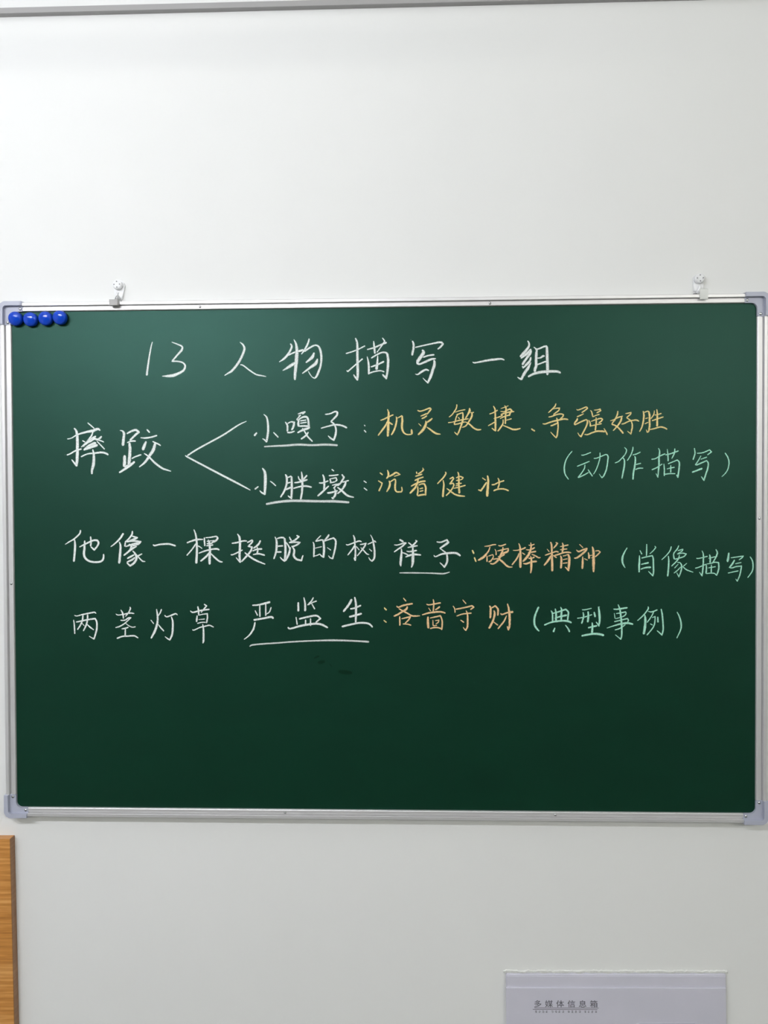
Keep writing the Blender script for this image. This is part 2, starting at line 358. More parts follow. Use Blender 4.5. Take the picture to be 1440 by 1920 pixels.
# ------------------------------------------------------------ chalk handwriting (0.1 mm units from the board centre)
STROKES = """#w one
-3585,3475,14 -3607,3398,20 -3644,3202,25 -3682,2942,34
#w three
-3279,3468,11 -3194,3436,20 -3123,3404,25 -3107,3372,31 -3127,3330,34 -3196,3254,28 -3274,3163,28
-3282,3163,20 -3182,3162,22 -3104,3140,25 -3066,3091,28 -3091,3021,34 -3169,2973,39 -3269,2938,47 -3354,2932,34 -3437,2930,8
#w ren
-2191,3456,11 -2146,3418,25 -2121,3369,34 -2126,3320,36 -2162,3229,36 -2226,3118,36 -2319,3007,34 -2390,2962,22 -2440,2931,11
-2188,3099,14 -2142,3089,20 -2050,3018,22 -1938,2944,22 -1853,2925,20 -1776,2909,11
#w wu
-1392,3424,20 -1369,3375,31 -1414,3277,34 -1485,3194,34 -1570,3136,11
-1429,3238,20 -1330,3284,25 -1231,3310,34 -1182,3328,20
-1336,3489,11 -1301,3416,31 -1288,3304,47 -1296,3165,53 -1310,3025,47 -1321,2913,39 -1321,2850,31
-1517,2999,11 -1444,3040,36 -1359,3095,47 -1303,3123,28
-1093,3500,20 -1111,3428,28 -1161,3331,28 -1218,3254,17
-1168,3296,20 -1091,3351,28 -1006,3392,25 -950,3377,28 -915,3307,34 -902,3189,34 -917,3063,31 -952,2966,34 -981,2903,31 -1009,2875,20 -1051,2897,14 -1086,2946,14 -1110,2988,11
-1014,3280,20 -1049,3204,47 -1148,3121,20
-962,3182,22 -994,3106,50 -1078,3044,36 -1205,2951,17
#w miao
-365,3501,20 -336,3420,31 -334,3266,36 -332,3085,39 -329,2946,39 -336,2848,31 -378,2898,25 -395,2930,11
-516,3257,20 -390,3295,20 -292,3336,20 -211,3377,22
-506,2992,22 -483,2978,22 -391,3058,22 -251,3175,22
-183,3316,17 -68,3347,25 30,3388,25 128,3426,31
-78,3452,14 -68,3361,31 -58,3250,28
58,3499,14 93,3443,25 58,3388,22 -27,3270,14
-118,3181,20 -27,3235,25 57,3269,25 127,3255,31 147,3178,36 147,3067,39 133,2942,34 118,2865,31 77,2907,28 56,2928,11
-181,3209,11 -160,3111,28 -154,3014,31 -157,2928,28
-125,3044,22 -14,3082,25 87,3130,28
-13,3221,14 -20,3124,31 -35,2999,47
-154,2944,22 -70,2971,22 28,2984,20 91,2963,20
#w xie
528,3447,21 548,3401,30 548,3331,33 533,3262,35 527,3216,26
574,3343,19 696,3370,21 835,3398,23 969,3420,30 1007,3390,30 974,3350,30 925,3310,21
505,3462,12 509,3460,12
679,3305,19 705,3266,47 667,3203,51 620,3134,49 608,3094,35 643,3082,28 730,3115,33 823,3155,33 898,3164,21
696,3185,21 777,3213,23 875,3226,26
869,3143,28 875,3074,42 846,2981,42 816,2889,42 770,2791,28 729,2826,16 692,2865,9
573,2928,9 613,2920,21 672,2960,33 741,2994,28 790,2976,21
#w yi
1468,3108,12 1500,3093,21 1586,3107,26 1725,3132,33 1840,3145,33 1921,3150,26 1967,3130,19
#w zu
2325,3429,15 2347,3395,24 2347,3343,31 2305,3281,39 2250,3219,42 2209,3178,25
2221,3154,21 2278,3198,36 2347,3253,42 2381,3301,24
2381,3287,25 2367,3232,39 2312,3156,35 2264,3088,39 2243,3053,31
2246,3036,31 2257,3005,17 2305,3053,36 2360,3114,35 2378,3176,18
2381,3093,8 2333,3004,42 2277,2921,43 2229,2832,35 2201,2843,25 2167,2864,10
2421,3329,13 2450,3307,18 2471,3293,21
2471,3296,21 2463,3231,39 2458,3127,39 2460,3044,42 2443,2989,42 2436,2941,39
2443,3290,18 2512,3306,25 2581,3335,28 2633,3340,31
2626,3340,35 2629,3229,41 2633,3091,43 2636,2953,43 2632,2890,28
2478,3158,17 2526,3161,25 2567,3188,31 2595,3185,15
2477,3054,21 2540,3078,21 2595,3098,25 2633,3101,18
2332,2866,28 2415,2910,36 2519,2936,41 2622,2946,42 2725,2948,39 2794,2944,36 2841,2920,31
2297,2883,14 2301,2881,14
#w shuai
-4859,2120,17 -4819,2063,36 -4806,1943,45 -4807,1802,47 -4812,1632,47 -4824,1526,36 -4874,1583,25 -4902,1621,14
-4971,1947,17 -4906,1958,17 -4805,2014,25 -4661,2055,34 -4547,2076,47 -4475,2103,36 -4435,2075,22
-4981,1690,20 -4923,1711,22 -4836,1760,25 -4736,1787,25
-4638,2203,17 -4589,2161,20 -4532,2111,17
-4554,2069,17 -4576,1998,25 -4649,1900,28 -4714,1822,22
-4750,1813,11 -4678,1865,36 -4576,1942,42 -4504,1991,20
-4613,1892,28 -4533,1948,36 -4476,1934,34 -4411,1986,28
-4727,1921,17 -4677,1893,20
-4707,1766,28 -4621,1829,47 -4505,1885,47
-4693,1780,36 -4592,1815,47 -4477,1849,42
-4476,1927,20 -4419,1912,20 -4377,1891,17
-4491,1906,17 -4434,1849,20 -4366,1778,20
-4751,1660,22 -4650,1705,22 -4536,1718,28 -4421,1729,31 -4350,1714,31 -4307,1688,28
-4561,1779,20 -4543,1687,36 -4549,1546,47 -4574,1447,36 -4575,1383,28
-5009,1694,11 -5004,1694,11
#w jiao
-4120,2077,11 -4075,2065,25 -4054,2023,39 -4062,1938,42 -4074,1832,47
-4011,2023,25 -3932,2064,31 -3860,2081,36 -3818,2047,36 -3875,2000,34 -3962,1916,31
-4005,1881,20 -3933,1906,25 -3865,1906,25
-3969,1881,34 -3960,1782,45 -3967,1670,47 -3980,1521,47
-3936,1627,20 -3864,1662,22 -3778,1690,22
-4047,1684,42 -4048,1585,50 -4054,1494,53
-4058,1501,34 -3980,1514,47 -3886,1584,20
-4138,1405,28 -4052,1458,34 -3965,1514,34 -3886,1582,34
-3689,2091,20 -3668,2069,25 -3640,2037,20
-3790,1960,14 -3719,1953,25 -3619,1966,25 -3522,1994,25
-3698,1901,25 -3727,1837,45 -3756,1760,47
-3598,1900,14 -3556,1878,25 -3506,1857,22 -3466,1829,20
-3556,1871,36 -3585,1766,50 -3650,1668,42 -3722,1569,34 -3816,1492,17
-3735,1710,17 -3664,1661,25 -3565,1561,31 -3452,1476,31 -3381,1448,25 -3303,1423,14
#w brace
-2093,2208,11 -2226,2146,22 -2463,1995,26 -2700,1868,26 -2890,1766,26 -3042,1669,24
-3076,1674,11 -3033,1645,24 -2797,1519,28 -2515,1370,30 -2279,1247,30 -2110,1157,22 -2037,1117,11
#w xiao
-1930,2029,25 -1973,1973,36
-1822,2316,11 -1773,2266,25 -1754,2161,31 -1752,2049,34 -1768,1937,34 -1778,1884,28 -1810,1912,22 -1843,1933,14
-1669,2030,14 -1627,1989,22 -1589,1947,20
#w ga
-1480,2194,14 -1449,2145,28 -1443,2089,28 -1447,2040,28
-1442,2166,17 -1386,2193,22 -1336,2183,28 -1351,2116,34 -1379,2060,25
-1450,2026,25 -1394,2025,25 -1330,2046,20
-1279,2314,17 -1209,2336,25 -1167,2346,25 -1209,2311,20
-1272,2284,11 -1237,2297,17 -1266,2263,17 -1301,2228,14
-1301,2228,14 -1266,2214,28 -1273,2158,34 -1266,2116,34
-1273,2221,20 -1209,2262,28 -1146,2269,34 -1118,2233,31 -1109,2156,31 -1100,2107,25
-1245,2206,17 -1146,2220,22
-1245,2169,17 -1139,2185,22
-1259,2123,25 -1182,2126,28 -1091,2121,25
-1288,2018,22 -1210,2059,34 -1126,2087,36 -1086,2103,20
-1210,2094,14 -1168,2031,22 -1120,1954,25 -1047,1879,20
-1112,2030,25 -1155,1975,28 -1232,1917,25
#w zi
-851,2306,17 -773,2315,22 -689,2349,25 -654,2335,31 -661,2293,31 -704,2244,28 -760,2189,22
-760,2189,20 -718,2165,25 -690,2123,28 -676,2055,28 -684,1986,34 -712,1902,28 -761,1930,25 -803,1970,14
-915,2088,17 -816,2115,22 -690,2142,25 -578,2127,28 -501,2089,25
#w colon
-232,2136,17 -214,2115,17
-235,2055,20 -200,2017,17
#w underline
-1818,1804,20 -1663,1813,25 -1465,1820,31 -1268,1833,34 -1057,1823,31 -846,1830,34 -650,1818,31
#y ji
134,2380,11 154,2327,26 151,2254,33 148,2173,36 145,2075,41 138,1949,31
23,2206,15 76,2222,20 150,2258,23 230,2293,18
141,2201,16 104,2124,26 51,2051,28 -15,1966,18
157,2177,16 186,2156,24 218,2136,21
268,2265,10 280,2229,23 271,2156,28 251,2083,28 226,2026,28 193,1973,18
284,2237,13 329,2257,18 365,2281,16
365,2277,24 368,2196,34 362,2098,34 381,2025,28 421,1988,21 466,1979,20 523,1987,18
511,2064,20 515,2024,33 519,1983,28
#y ling
606,2360,18 646,2344,21 711,2360,21 797,2391,24 817,2371,24 784,2331,24 752,2290,18
654,2267,16 707,2286,21 752,2310,20
670,2227,21 715,2246,23 756,2274,21
621,2153,10 666,2110,15
734,2197,10 739,2152,33 715,2087,41 670,2027,36 612,1973,23
841,2233,21 796,2196,28 747,2164,20
751,2095,15 800,2062,24 856,2017,28 913,1989,26 970,1982,11
#y min
1223,2447,17 1218,2395,19 1189,2343,19 1152,2291,19 1100,2247,15
1194,2322,10 1262,2346,15 1356,2363,17
1298,2316,17 1236,2285,17 1215,2249,19 1199,2192,19 1178,2135,17
1215,2285,13 1314,2316,19 1319,2264,25 1313,2191,29 1287,2108,27 1256,2024,23 1230,1972,21 1204,1993,17 1183,2017,10
1084,2161,13 1157,2171,15 1261,2196,19 1407,2221,19
1241,2249,13 1267,2217,17
1178,2131,17 1240,2141,19 1345,2170,15 1386,2159,10
1418,2390,13 1423,2346,36 1392,2284,25 1355,2222,21
1428,2315,10 1491,2320,15
1460,2320,21 1454,2252,29 1418,2190,25 1365,2112,21 1303,2085,13
1360,2170,13 1417,2138,23 1480,2080,25 1542,2048,25 1605,2051,15
#y jie
1792,2418,13 1818,2364,23 1823,2260,25 1825,2156,31 1825,2020,25
1730,2292,15 1792,2312,17 1860,2353,21
1709,2107,13 1761,2135,19 1834,2177,15
1766,2073,15 1807,2041,21 1833,2026,19
1797,2219,13 1865,2239,17 1938,2269,19
1907,2374,8 1969,2396,13 2031,2420,10
1901,2332,10 1958,2327,17 2010,2352,21 2062,2373,23
2052,2373,25 2078,2341,27 2052,2300,27 2041,2258,21
2119,2328,17 2052,2321,23 1979,2306,23 1906,2280,21
1896,2218,15 1958,2249,21 2041,2274,21
1964,2425,10 1990,2384,23 1984,2280,25 1979,2134,23
1984,2191,15 2078,2216,17
1943,2207,15 1942,2145,21 1906,2082,25 1859,2020,21
1942,2113,15 2020,2082,21 2093,2050,27 2155,2049,27 2217,2065,15
#y comma
2381,2056,19 2440,2018,23
#y zheng
2765,2449,16 2752,2409,20 2704,2357,20 2646,2303,15
2712,2361,10 2768,2373,16 2821,2376,18 2809,2340,20 2768,2308,21 2724,2275,15
2648,2236,16 2704,2248,20 2768,2272,20 2841,2285,20 2881,2271,21 2869,2239,21 2829,2211,15
2558,2136,15 2599,2130,20 2680,2159,23 2776,2183,24 2865,2202,26 2921,2204,24 2957,2192,15
2680,2100,16 2720,2111,23 2784,2142,24
2775,2227,10 2788,2179,28 2799,2098,21 2792,2017,23 2784,1953,24 2768,1914,16 2728,1953,16 2681,2006,11
#y qiang
3083,2358,10 3102,2342,16 3162,2362,18 3234,2389,20 3254,2370,20 3210,2333,21 3162,2301,18
3090,2237,18 3138,2257,20 3196,2285,13
3099,2217,20 3090,2185,28 3057,2144,24 3053,2112,20
3053,2112,23 3106,2136,20 3162,2164,23 3242,2196,20
3242,2196,16 3254,2151,28 3234,2087,23 3202,2022,24 3154,1930,23 3126,1950,16 3102,1991,11
3297,2340,11 3318,2312,18 3330,2263,21 3338,2231,16
3354,2340,13 3406,2343,16 3450,2355,18 3457,2331,21 3394,2295,20
3338,2235,15 3378,2255,16 3442,2275,16
3270,2187,10 3294,2143,20 3298,2082,23
3306,2163,11 3378,2190,18 3458,2210,20 3486,2194,21 3466,2166,21 3426,2142,20
3306,2094,16 3378,2110,18 3474,2129,18
3386,2227,16 3389,2158,23 3382,2094,23 3374,2021,24
3206,1962,15 3258,1961,21 3338,1993,23 3418,2013,26 3530,2004,28
3506,2056,11 3534,2012,18 3562,1951,21
#y hao
3722,2324,18 3714,2267,23 3680,2195,23 3640,2139,21 3628,2115,20
3628,2115,18 3672,2103,21 3728,2066,23 3808,1973,28
3604,2172,11 3656,2187,16 3728,2223,20 3800,2244,16
3784,2231,21 3768,2170,28 3728,2106,24 3688,2058,21 3648,2016,15
3838,2281,10 3872,2286,16 3924,2298,18 3920,2274,18 3888,2246,20 3856,2218,15
3856,2218,15 3912,2181,20 3936,2145,18 3946,2088,23 3936,2024,23 3924,1964,16 3896,1988,15 3868,2012,10
3778,2118,15 3824,2130,21 3888,2161,20 3968,2178,21 4008,2181,24 4052,2160,18
#y sheng
4112,2321,16 4124,2256,26 4116,2168,26 4096,2079,23 4056,1999,16
4120,2296,13 4191,2320,20
4195,2320,23 4211,2256,29 4211,2167,29 4212,2087,28 4196,2006,23 4176,1990,18 4158,2031,10
4144,2201,13 4191,2215,15
4136,2119,13 4192,2147,16
4285,2327,11 4275,2263,18 4231,2199,16
4287,2255,13 4335,2263,16 4397,2282,20
4247,2167,16 4311,2190,20 4427,2228,20
4321,2347,13 4329,2287,23 4329,2182,29 4327,2078,29
4212,2030,13 4287,2046,20 4367,2069,23 4431,2061,23 4483,2032,21
#g paren
3019,1706,13 2967,1644,15 2921,1566,17 2898,1483,21 2895,1410,23 2910,1337,19 2962,1262,15
#g dong
3156,1642,15 3199,1642,15 3308,1683,17
3091,1466,15 3189,1504,17 3287,1545,15
3215,1491,17 3204,1429,17 3158,1357,17 3106,1289,19
3106,1289,19 3189,1325,19 3272,1372,15
3261,1418,13 3292,1366,19 3333,1309,19
3349,1589,13 3395,1592,15 3467,1620,17 3540,1647,17 3570,1619,21 3565,1531,21 3545,1417,21 3509,1324,21 3478,1287,17 3457,1313,13 3434,1347,8
3447,1679,15 3445,1594,17 3421,1501,17 3385,1407,15 3344,1340,13
#g zuo
3823,1758,10 3857,1716,17 3838,1654,17 3797,1602,17 3735,1540,15 3676,1515,13
3797,1597,13 3823,1561,21 3823,1478,25 3807,1384,25 3785,1270,19
3956,1767,15 3951,1715,19 3920,1633,17 3867,1550,15
3951,1638,15 4013,1655,17 4074,1684,17
3982,1622,13 3994,1570,23 3982,1456,27 3964,1363,27 3956,1254,23
3997,1487,15 4080,1509,19
3992,1409,15 4044,1430,19 4116,1432,15
#g miao
4346,1744,10 4367,1692,21 4357,1589,25 4357,1475,27 4347,1371,21 4340,1293,19 4309,1351,8
4239,1569,19 4300,1579,17 4372,1620,19 4454,1655,19
4244,1405,19 4321,1439,19 4408,1497,15
4454,1635,15 4536,1655,19 4659,1699,19
4483,1728,10 4493,1640,19 4498,1536,21
4600,1737,15 4592,1660,21 4552,1577,15
4495,1497,17 4577,1530,17 4639,1556,19 4669,1514,23 4664,1411,25 4647,1292,25 4624,1328,15
4432,1500,13 4439,1412,19 4439,1308,23
4475,1417,13 4536,1432,17 4598,1444,19
4538,1479,13 4538,1360,23
4444,1334,17 4516,1344,19 4608,1344,15
#g xie
4899,1741,15 4910,1668,19 4899,1616,21 4879,1557,21
4940,1658,13 5027,1667,17 5134,1710,17 5162,1679,19 5099,1631,15
5002,1621,13 4966,1554,17 4920,1482,19 4936,1477,19 5017,1512,21 5089,1543,17 5114,1501,21 5104,1419,23 5074,1326,23 5048,1241,23 5023,1274,17 5005,1300,8
4997,1564,13 5094,1600,17
4864,1363,23 4946,1394,25 5023,1424,29
#g paren
5369,1663,17 5410,1598,19 5431,1520,19 5416,1417,17 5375,1345,15 5319,1291,10
#w xiao
-1910,1177,20 -1971,1131,25
-1849,1467,17 -1809,1404,39 -1800,1291,47 -1805,1165,42 -1812,1055,31 -1858,1078,25 -1893,1112,14
-1726,1260,14 -1681,1228,20 -1632,1181,17
#w pang
-1485,1367,17 -1461,1318,34 -1462,1220,31 -1498,1107,31 -1562,1002,22
-1454,1311,17 -1384,1338,25
-1384,1334,28 -1382,1219,34 -1382,1107,34 -1389,988,28 -1421,1009,22 -1445,1030,14
-1476,1220,20 -1398,1240,22
-1477,1121,25 -1392,1163,31
-1278,1338,14 -1264,1289,22 -1226,1261,28
-1137,1351,25 -1180,1302,28 -1226,1254,22
-1342,1230,20 -1243,1247,28 -1130,1281,25
-1357,1142,20 -1258,1169,25 -1159,1179,28 -1063,1159,25
-1228,1408,14 -1215,1317,31 -1215,1176,34 -1223,1064,31 -1242,966,28
#w dun
-891,1360,17 -870,1301,28 -866,1203,31 -871,1105,31
-951,1228,20 -891,1228,25 -800,1261,20
-974,1018,22 -906,1077,31 -793,1181,20
-750,1443,17 -711,1412,20
-795,1340,20 -708,1345,22 -638,1356,20
-779,1293,20 -765,1244,25 -772,1219,17
-779,1289,14 -680,1307,22 -666,1272,22 -695,1244,20
-772,1227,20 -695,1244,20
-744,1188,17 -660,1209,20
-624,1223,11 -667,1195,22 -709,1153,22 -723,1139,20
-709,1146,14 -688,1090,31 -696,1034,34 -731,981,28 -755,999,17
-825,1069,20 -766,1073,31 -653,1104,20
-589,1362,22 -554,1313,28 -610,1222,28 -660,1181,20
-582,1236,17 -477,1264,22
-526,1257,22 -540,1194,34 -590,1117,28 -660,1055,22
-660,1160,17 -590,1103,31 -499,1026,31 -398,997,17
#w colon
-245,1258,17 -197,1225,17
-243,1147,17 -187,1104,17
#w underline
-1793,895,31 -1626,925,36 -1414,946,39 -1203,945,39 -921,937,36 -710,936,39 -471,918,31
#y chen
11,1385,18 58,1347,21
-16,1259,18 47,1218,21 31,1169,21 -6,1092,28
130,1426,13 146,1373,28 142,1324,28 113,1291,20
154,1319,20 219,1356,29 268,1384,26 329,1355,16 235,1323,16
154,1258,16 170,1217,28 157,1152,31 116,1079,15
170,1234,16 211,1262,20 248,1286,21
248,1286,20 260,1250,24 251,1176,28 255,1111,28 283,1082,23 349,1082,23 361,1111,21 353,1160,18
#y zhe
586,1399,16 594,1362,24
684,1459,11 698,1427,23 667,1394,23 610,1358,20
568,1321,21 627,1341,21 679,1357,20
557,1256,20 618,1285,23 700,1313,21
500,1167,18 585,1211,26 659,1240,28 732,1247,26
614,1297,24 602,1224,29 569,1150,31 520,1094,31 479,1053,21
606,1167,20 609,1093,23 597,1020,24
618,1183,16 667,1203,20 712,1203,24 732,1150,28 730,1076,28 727,1019,24
634,1126,16 691,1140,20
634,1085,16 695,1101,20
601,1016,24 666,1032,28 727,1036,21
#y jian
1037,1392,13 1049,1364,23 1004,1295,23 955,1246,21 914,1202,18
1004,1262,16 1016,1189,24 1007,1091,31 999,994,33
1105,1278,18 1158,1306,20 1170,1286,21 1142,1245,23 1105,1197,21
1109,1197,16 1158,1213,20 1174,1188,21 1150,1131,21 1101,1067,24 1048,1016,18
1060,1132,13 1117,1091,23 1182,1042,24 1255,1017,28 1348,1007,15
1231,1391,13 1248,1350,23 1251,1269,28 1251,1172,31 1259,1050,33
1207,1294,15 1264,1318,20 1316,1300,21 1304,1277,18 1264,1261,15
1207,1253,16 1264,1265,18
1203,1200,18 1296,1212,18
1198,1168,13 1239,1180,13
1166,1131,15 1239,1147,18 1357,1179,20
#y zhuang
1616,1296,13 1673,1255,18
1697,1332,18 1709,1267,31 1705,1169,37 1697,1072,39 1694,999,36
1685,1226,20 1644,1162,26 1595,1093,26 1551,1109,16
1762,1185,18 1806,1189,21 1871,1221,21 1960,1249,21
1859,1292,11 1879,1250,24 1879,1185,23 1859,1128,21
1790,1088,21 1846,1112,23 1911,1120,23 1968,1115,23 2032,1088,23
#w ta
-4770,496,25 -4785,435,25 -4879,350,22 -4952,308,20 -5021,265,11
-4872,350,17 -4859,272,31 -4867,130,34 -4883,-12,31
-4791,222,17 -4693,272,25 -4564,328,28 -4499,328,31 -4481,285,31 -4507,229,28 -4551,179,28 -4608,229,22
-4609,392,22 -4602,307,28 -4610,236,28
-4704,328,20 -4708,215,34 -4717,101,36 -4681,30,34 -4596,-12,31 -4466,-13,31 -4409,30,31 -4401,112,22
#w xiang
-4078,443,31 -4119,377,31 -4191,299,25 -4285,225,14
-4148,306,17 -4127,242,31 -4136,100,39 -4151,-41,36
-3935,479,20 -3939,426,28 -3990,355,25 -4055,298,20
-3940,397,20 -3861,369,31 -3933,334,34 -4019,305,28
-4048,298,22 -4056,228,28
-4041,306,22 -3919,319,28 -3805,305,31 -3841,270,31 -3934,242,25
-4049,228,20 -3919,270,28 -3819,291,20
-3991,270,20 -3948,242,34 -3977,171,31 -4078,86,25
-3862,234,14 -3934,199,34 -3985,157,28
-3935,164,17 -3892,114,31 -3871,43,36 -3908,-28,34 -3973,-77,28 -4029,-27,22
-3907,100,20 -3957,72,31 -4022,36,22
-3893,57,22 -3950,15,31 -4029,-20,20
-3778,114,17 -3821,93,22 -3864,71,22
-3878,107,17 -3835,57,20 -3779,0,22 -3729,-11,14
#w yi
-3605,262,17 -3577,244,25 -3491,262,25 -3348,268,28 -3237,237,25
#w ke
-2947,500,14 -2919,423,25 -2903,310,31 -2900,154,34 -2912,-43,39
-3063,285,20 -2977,317,25 -2892,338,28 -2799,341,17
-2914,275,22 -2978,183,22 -3065,84,20
-2907,246,20 -2857,225,17 -2815,194,14
-2780,373,20 -2778,309,25 -2772,232,22
-2763,366,14 -2678,373,20 -2593,387,22 -2565,358,28 -2600,316,31 -2665,288,22
-2721,338,14 -2700,281,31 -2691,154,36 -2698,55,39 -2698,-61,34
-2743,309,14 -2607,323,17
-2743,270,20 -2650,281,22
-2750,239,20 -2636,253,22
-2872,119,17 -2779,154,25 -2665,182,25 -2580,189,28 -2540,168,22
-2701,133,22 -2752,69,31 -2845,-8,25
-2680,119,17 -2610,48,28 -2539,-9,25 -2489,-19,20
#w ting
-2252,428,14 -2217,364,34 -2211,238,36 -2219,97,36 -2212,-16,31 -2248,19,20 -2276,54,11
-2345,277,20 -2267,287,25 -2153,315,25 -2097,311,17
-2361,97,20 -2325,97,20 -2240,136,22 -2166,174,17
-2097,287,20 -2019,325,25 -2012,301,25 -2083,223,25
-2090,230,17 -2020,216,25 -2041,153,31 -2098,82,31 -2191,-16,22
-2138,132,17 -2070,75,28 -1957,5,28 -1809,-56,17
-1884,324,22 -1920,258,31 -1998,195,22
-2013,153,17 -1942,181,25 -1857,187,28
-2006,96,17 -1914,110,25 -1815,85,25
-1942,230,14 -1928,167,25 -1942,110,22
#w tuo
-1655,380,14 -1630,321,28 -1628,222,34 -1638,138,31 -1674,25,22
-1623,349,20 -1559,366,25 -1502,360,28
-1502,360,31 -1489,236,36 -1490,95,36 -1505,-3,28 -1547,25,22 -1575,60,14
-1616,229,20 -1524,236,25
-1631,138,25 -1549,138,25
-1425,379,14 -1404,334,25 -1390,320,22
-1312,401,22 -1274,379,25 -1347,320,28 -1432,285,20
-1432,285,20 -1319,292,25 -1256,289,20 -1305,250,28 -1376,222,25
-1475,292,14 -1440,236,22 -1419,187,25
-1411,215,22 -1433,109,34 -1490,-6,25
-1390,236,17 -1348,165,31 -1356,81,34 -1314,25,31 -1236,3,28 -1208,88,17
#w de
-923,397,14 -963,358,17 -1012,305,16
-1012,305,19 -954,318,21 -901,331,24
-1053,296,12 -1036,261,23 -1034,165,28 -1039,55,23
-897,336,23 -880,270,31 -876,164,35 -885,59,30 -920,77,21 -942,105,12
-1025,195,10 -911,221,17
-1035,72,14 -982,85,17 -938,107,17
-795,414,26 -822,370,30 -871,318,19
-875,305,17 -805,331,21 -725,357,24 -690,313,28 -695,225,28 -713,138,28 -740,32,23 -780,46,19 -808,81,10
-827,208,9 -766,164,17
#w shu
-413,404,16 -392,347,26 -388,260,24 -379,163,26 -380,76,28 -384,10,30 -402,49,21
-528,260,14 -498,247,19 -401,282,21 -322,308,24 -278,295,16
-388,251,14 -419,190,26 -503,83,16
-379,233,12 -348,203,17 -315,163,12
-309,253,17 -260,259,19 -212,272,19 -234,224,26 -278,163,24 -353,71,16
-296,207,10 -252,163,19 -200,106,21 -160,94,10
-186,255,16 -129,281,19 -76,307,23 -50,285,14
-141,408,9 -107,338,19 -90,250,28 -77,145,30 -82,40,30 -117,-8,23 -148,14,19 -172,53,9
-163,185,12 -116,143,17
#w xiang
315,331,24 380,294,30
231,248,12 285,244,18 385,274,24 414,274,26 355,219,26 295,180,24 230,132,16
345,190,16 349,130,26 339,31,40 332,-53,34 339,-93,16
359,125,14 404,110,20 453,85,18
454,284,16 498,249,24 513,229,20
565,323,12 588,303,24 553,264,26 513,229,26
444,204,16 523,219,24 602,234,22
424,148,12 483,140,24 592,159,22
409,53,18 473,80,30 552,95,30 656,85,22
523,239,20 528,130,34 527,31,44 522,-49,36 502,-113,14
#w zi
899,293,16 968,287,24 1062,322,26 1082,282,34 1037,248,34 948,188,20
948,193,14 1007,149,20 1052,109,22 1066,50,30 1061,-30,32 1021,-104,26 987,-69,20 948,-32,14
854,85,14 884,60,20 978,99,26 1086,114,32 1185,117,32 1229,104,34 1274,69,28
#w underline
313,-195,14 413,-195,20 551,-196,22 710,-198,18 868,-203,22 1006,-208,24 1105,-183,12
#y colon
1457,163,23 1485,102,28
1489,49,21 1518,-25,24
#o ying
1648,219,13 1721,227,20 1778,244,20 1834,248,16
1737,211,16 1712,146,21 1656,73,33 1607,32,36 1546,0,23
1688,73,18 1689,-25,21
1708,65,13 1777,89,16 1789,56,18 1753,-1,20 1712,-25,18
1712,-25,21 1761,-9,18
1863,235,11 1907,227,20 1988,255,20
1810,178,8 1830,138,16 1830,81,20
1850,146,15 1915,162,20 2020,186,16 2016,145,28 1972,121,31 1915,101,23
1939,211,16 1931,146,28 1899,72,36 1866,7,33 1793,-54,24 1736,-49,18
1858,56,13 1907,64,23 1967,93,21
1777,16,15 1858,24,21 1915,-9,28 1979,-70,28 2028,-103,24 2088,-105,13
#o bang
2182,267,11 2202,218,24 2210,112,33 2210,-1,39 2210,-119,36
2093,157,11 2158,157,16 2239,177,23 2295,202,24
2190,113,20 2157,31,24 2076,-74,21
2234,121,11 2271,96,20 2287,88,13
2336,238,11 2376,234,18 2432,254,18
2295,165,13 2368,165,21 2436,201,23
2327,120,13 2392,128,23 2457,140,23
2372,279,13 2376,202,24 2352,112,34 2303,39,37 2246,-22,24
2384,96,13 2440,71,21 2497,39,21 2525,47,11
2335,31,20 2384,31,21 2432,51,23
2254,-50,16 2303,-54,26 2384,-26,29 2468,-18,28
2364,72,8 2380,23,24 2380,-59,36 2379,-140,29 2367,-205,16
#o jing
2678,286,20 2695,240,27 2699,150,28 2701,45,32 2705,-52,36 2705,-174,34
2757,282,11 2785,264,24 2764,233,25 2723,185,14
2623,178,8 2661,132,15
2591,77,14 2633,91,21 2702,115,20 2764,136,21 2806,125,21
2685,73,21 2647,4,35 2577,-83,21
2716,80,14 2774,38,21
2861,275,14 2875,233,25 2871,177,28 2861,122,24
2826,212,10 2882,222,18 2958,240,21
2826,163,13 2882,170,20 2940,177,15
2736,73,18 2799,90,24 2882,118,22 2951,125,24 3002,114,17
2833,73,14 2847,31,28 2847,-38,31 2840,-129,31
2868,66,15 2909,73,17 2951,94,18
2954,97,28 2971,31,36 2968,-53,38 2957,-157,29 2923,-122,20 2902,-105,10
2868,7,13 2944,24,15
2868,-49,14 2944,-39,18
#o shen
3126,250,11 3185,194,18
3078,166,11 3116,135,25 3185,163,25 3240,180,28 3226,149,31 3157,86,31 3088,38,28 3044,31,14
3178,58,17 3178,-39,32 3171,-136,31
3199,27,11 3257,-1,14
3264,124,13 3275,79,27 3278,20,32
3288,69,11 3323,79,14
3371,141,14 3419,148,18 3450,127,17 3412,86,22 3371,51,14
3312,34,15 3350,51,14
3326,214,14 3343,148,34 3347,30,42 3347,-74,43 3347,-189,24
#g paren
3868,195,14 3825,121,21 3795,43,30 3795,-35,28 3812,-78,23 3838,-122,10
#g xiao
4063,154,12 4095,91,24
4168,251,14 4168,155,21 4164,64,17
4292,220,12 4309,198,17 4271,147,16 4215,96,12
4057,73,12 4057,-9,26 4052,-96,28 4053,-191,23
4087,30,17 4168,51,19 4254,69,19 4269,25,23 4273,-96,24 4275,-183,24 4264,-244,19 4228,-209,17 4194,-174,10
4082,-68,16 4202,-40,28
4074,-144,16 4151,-118,24 4237,-112,30
#g xiang
4549,213,19 4528,146,17 4476,77,16 4399,3,12
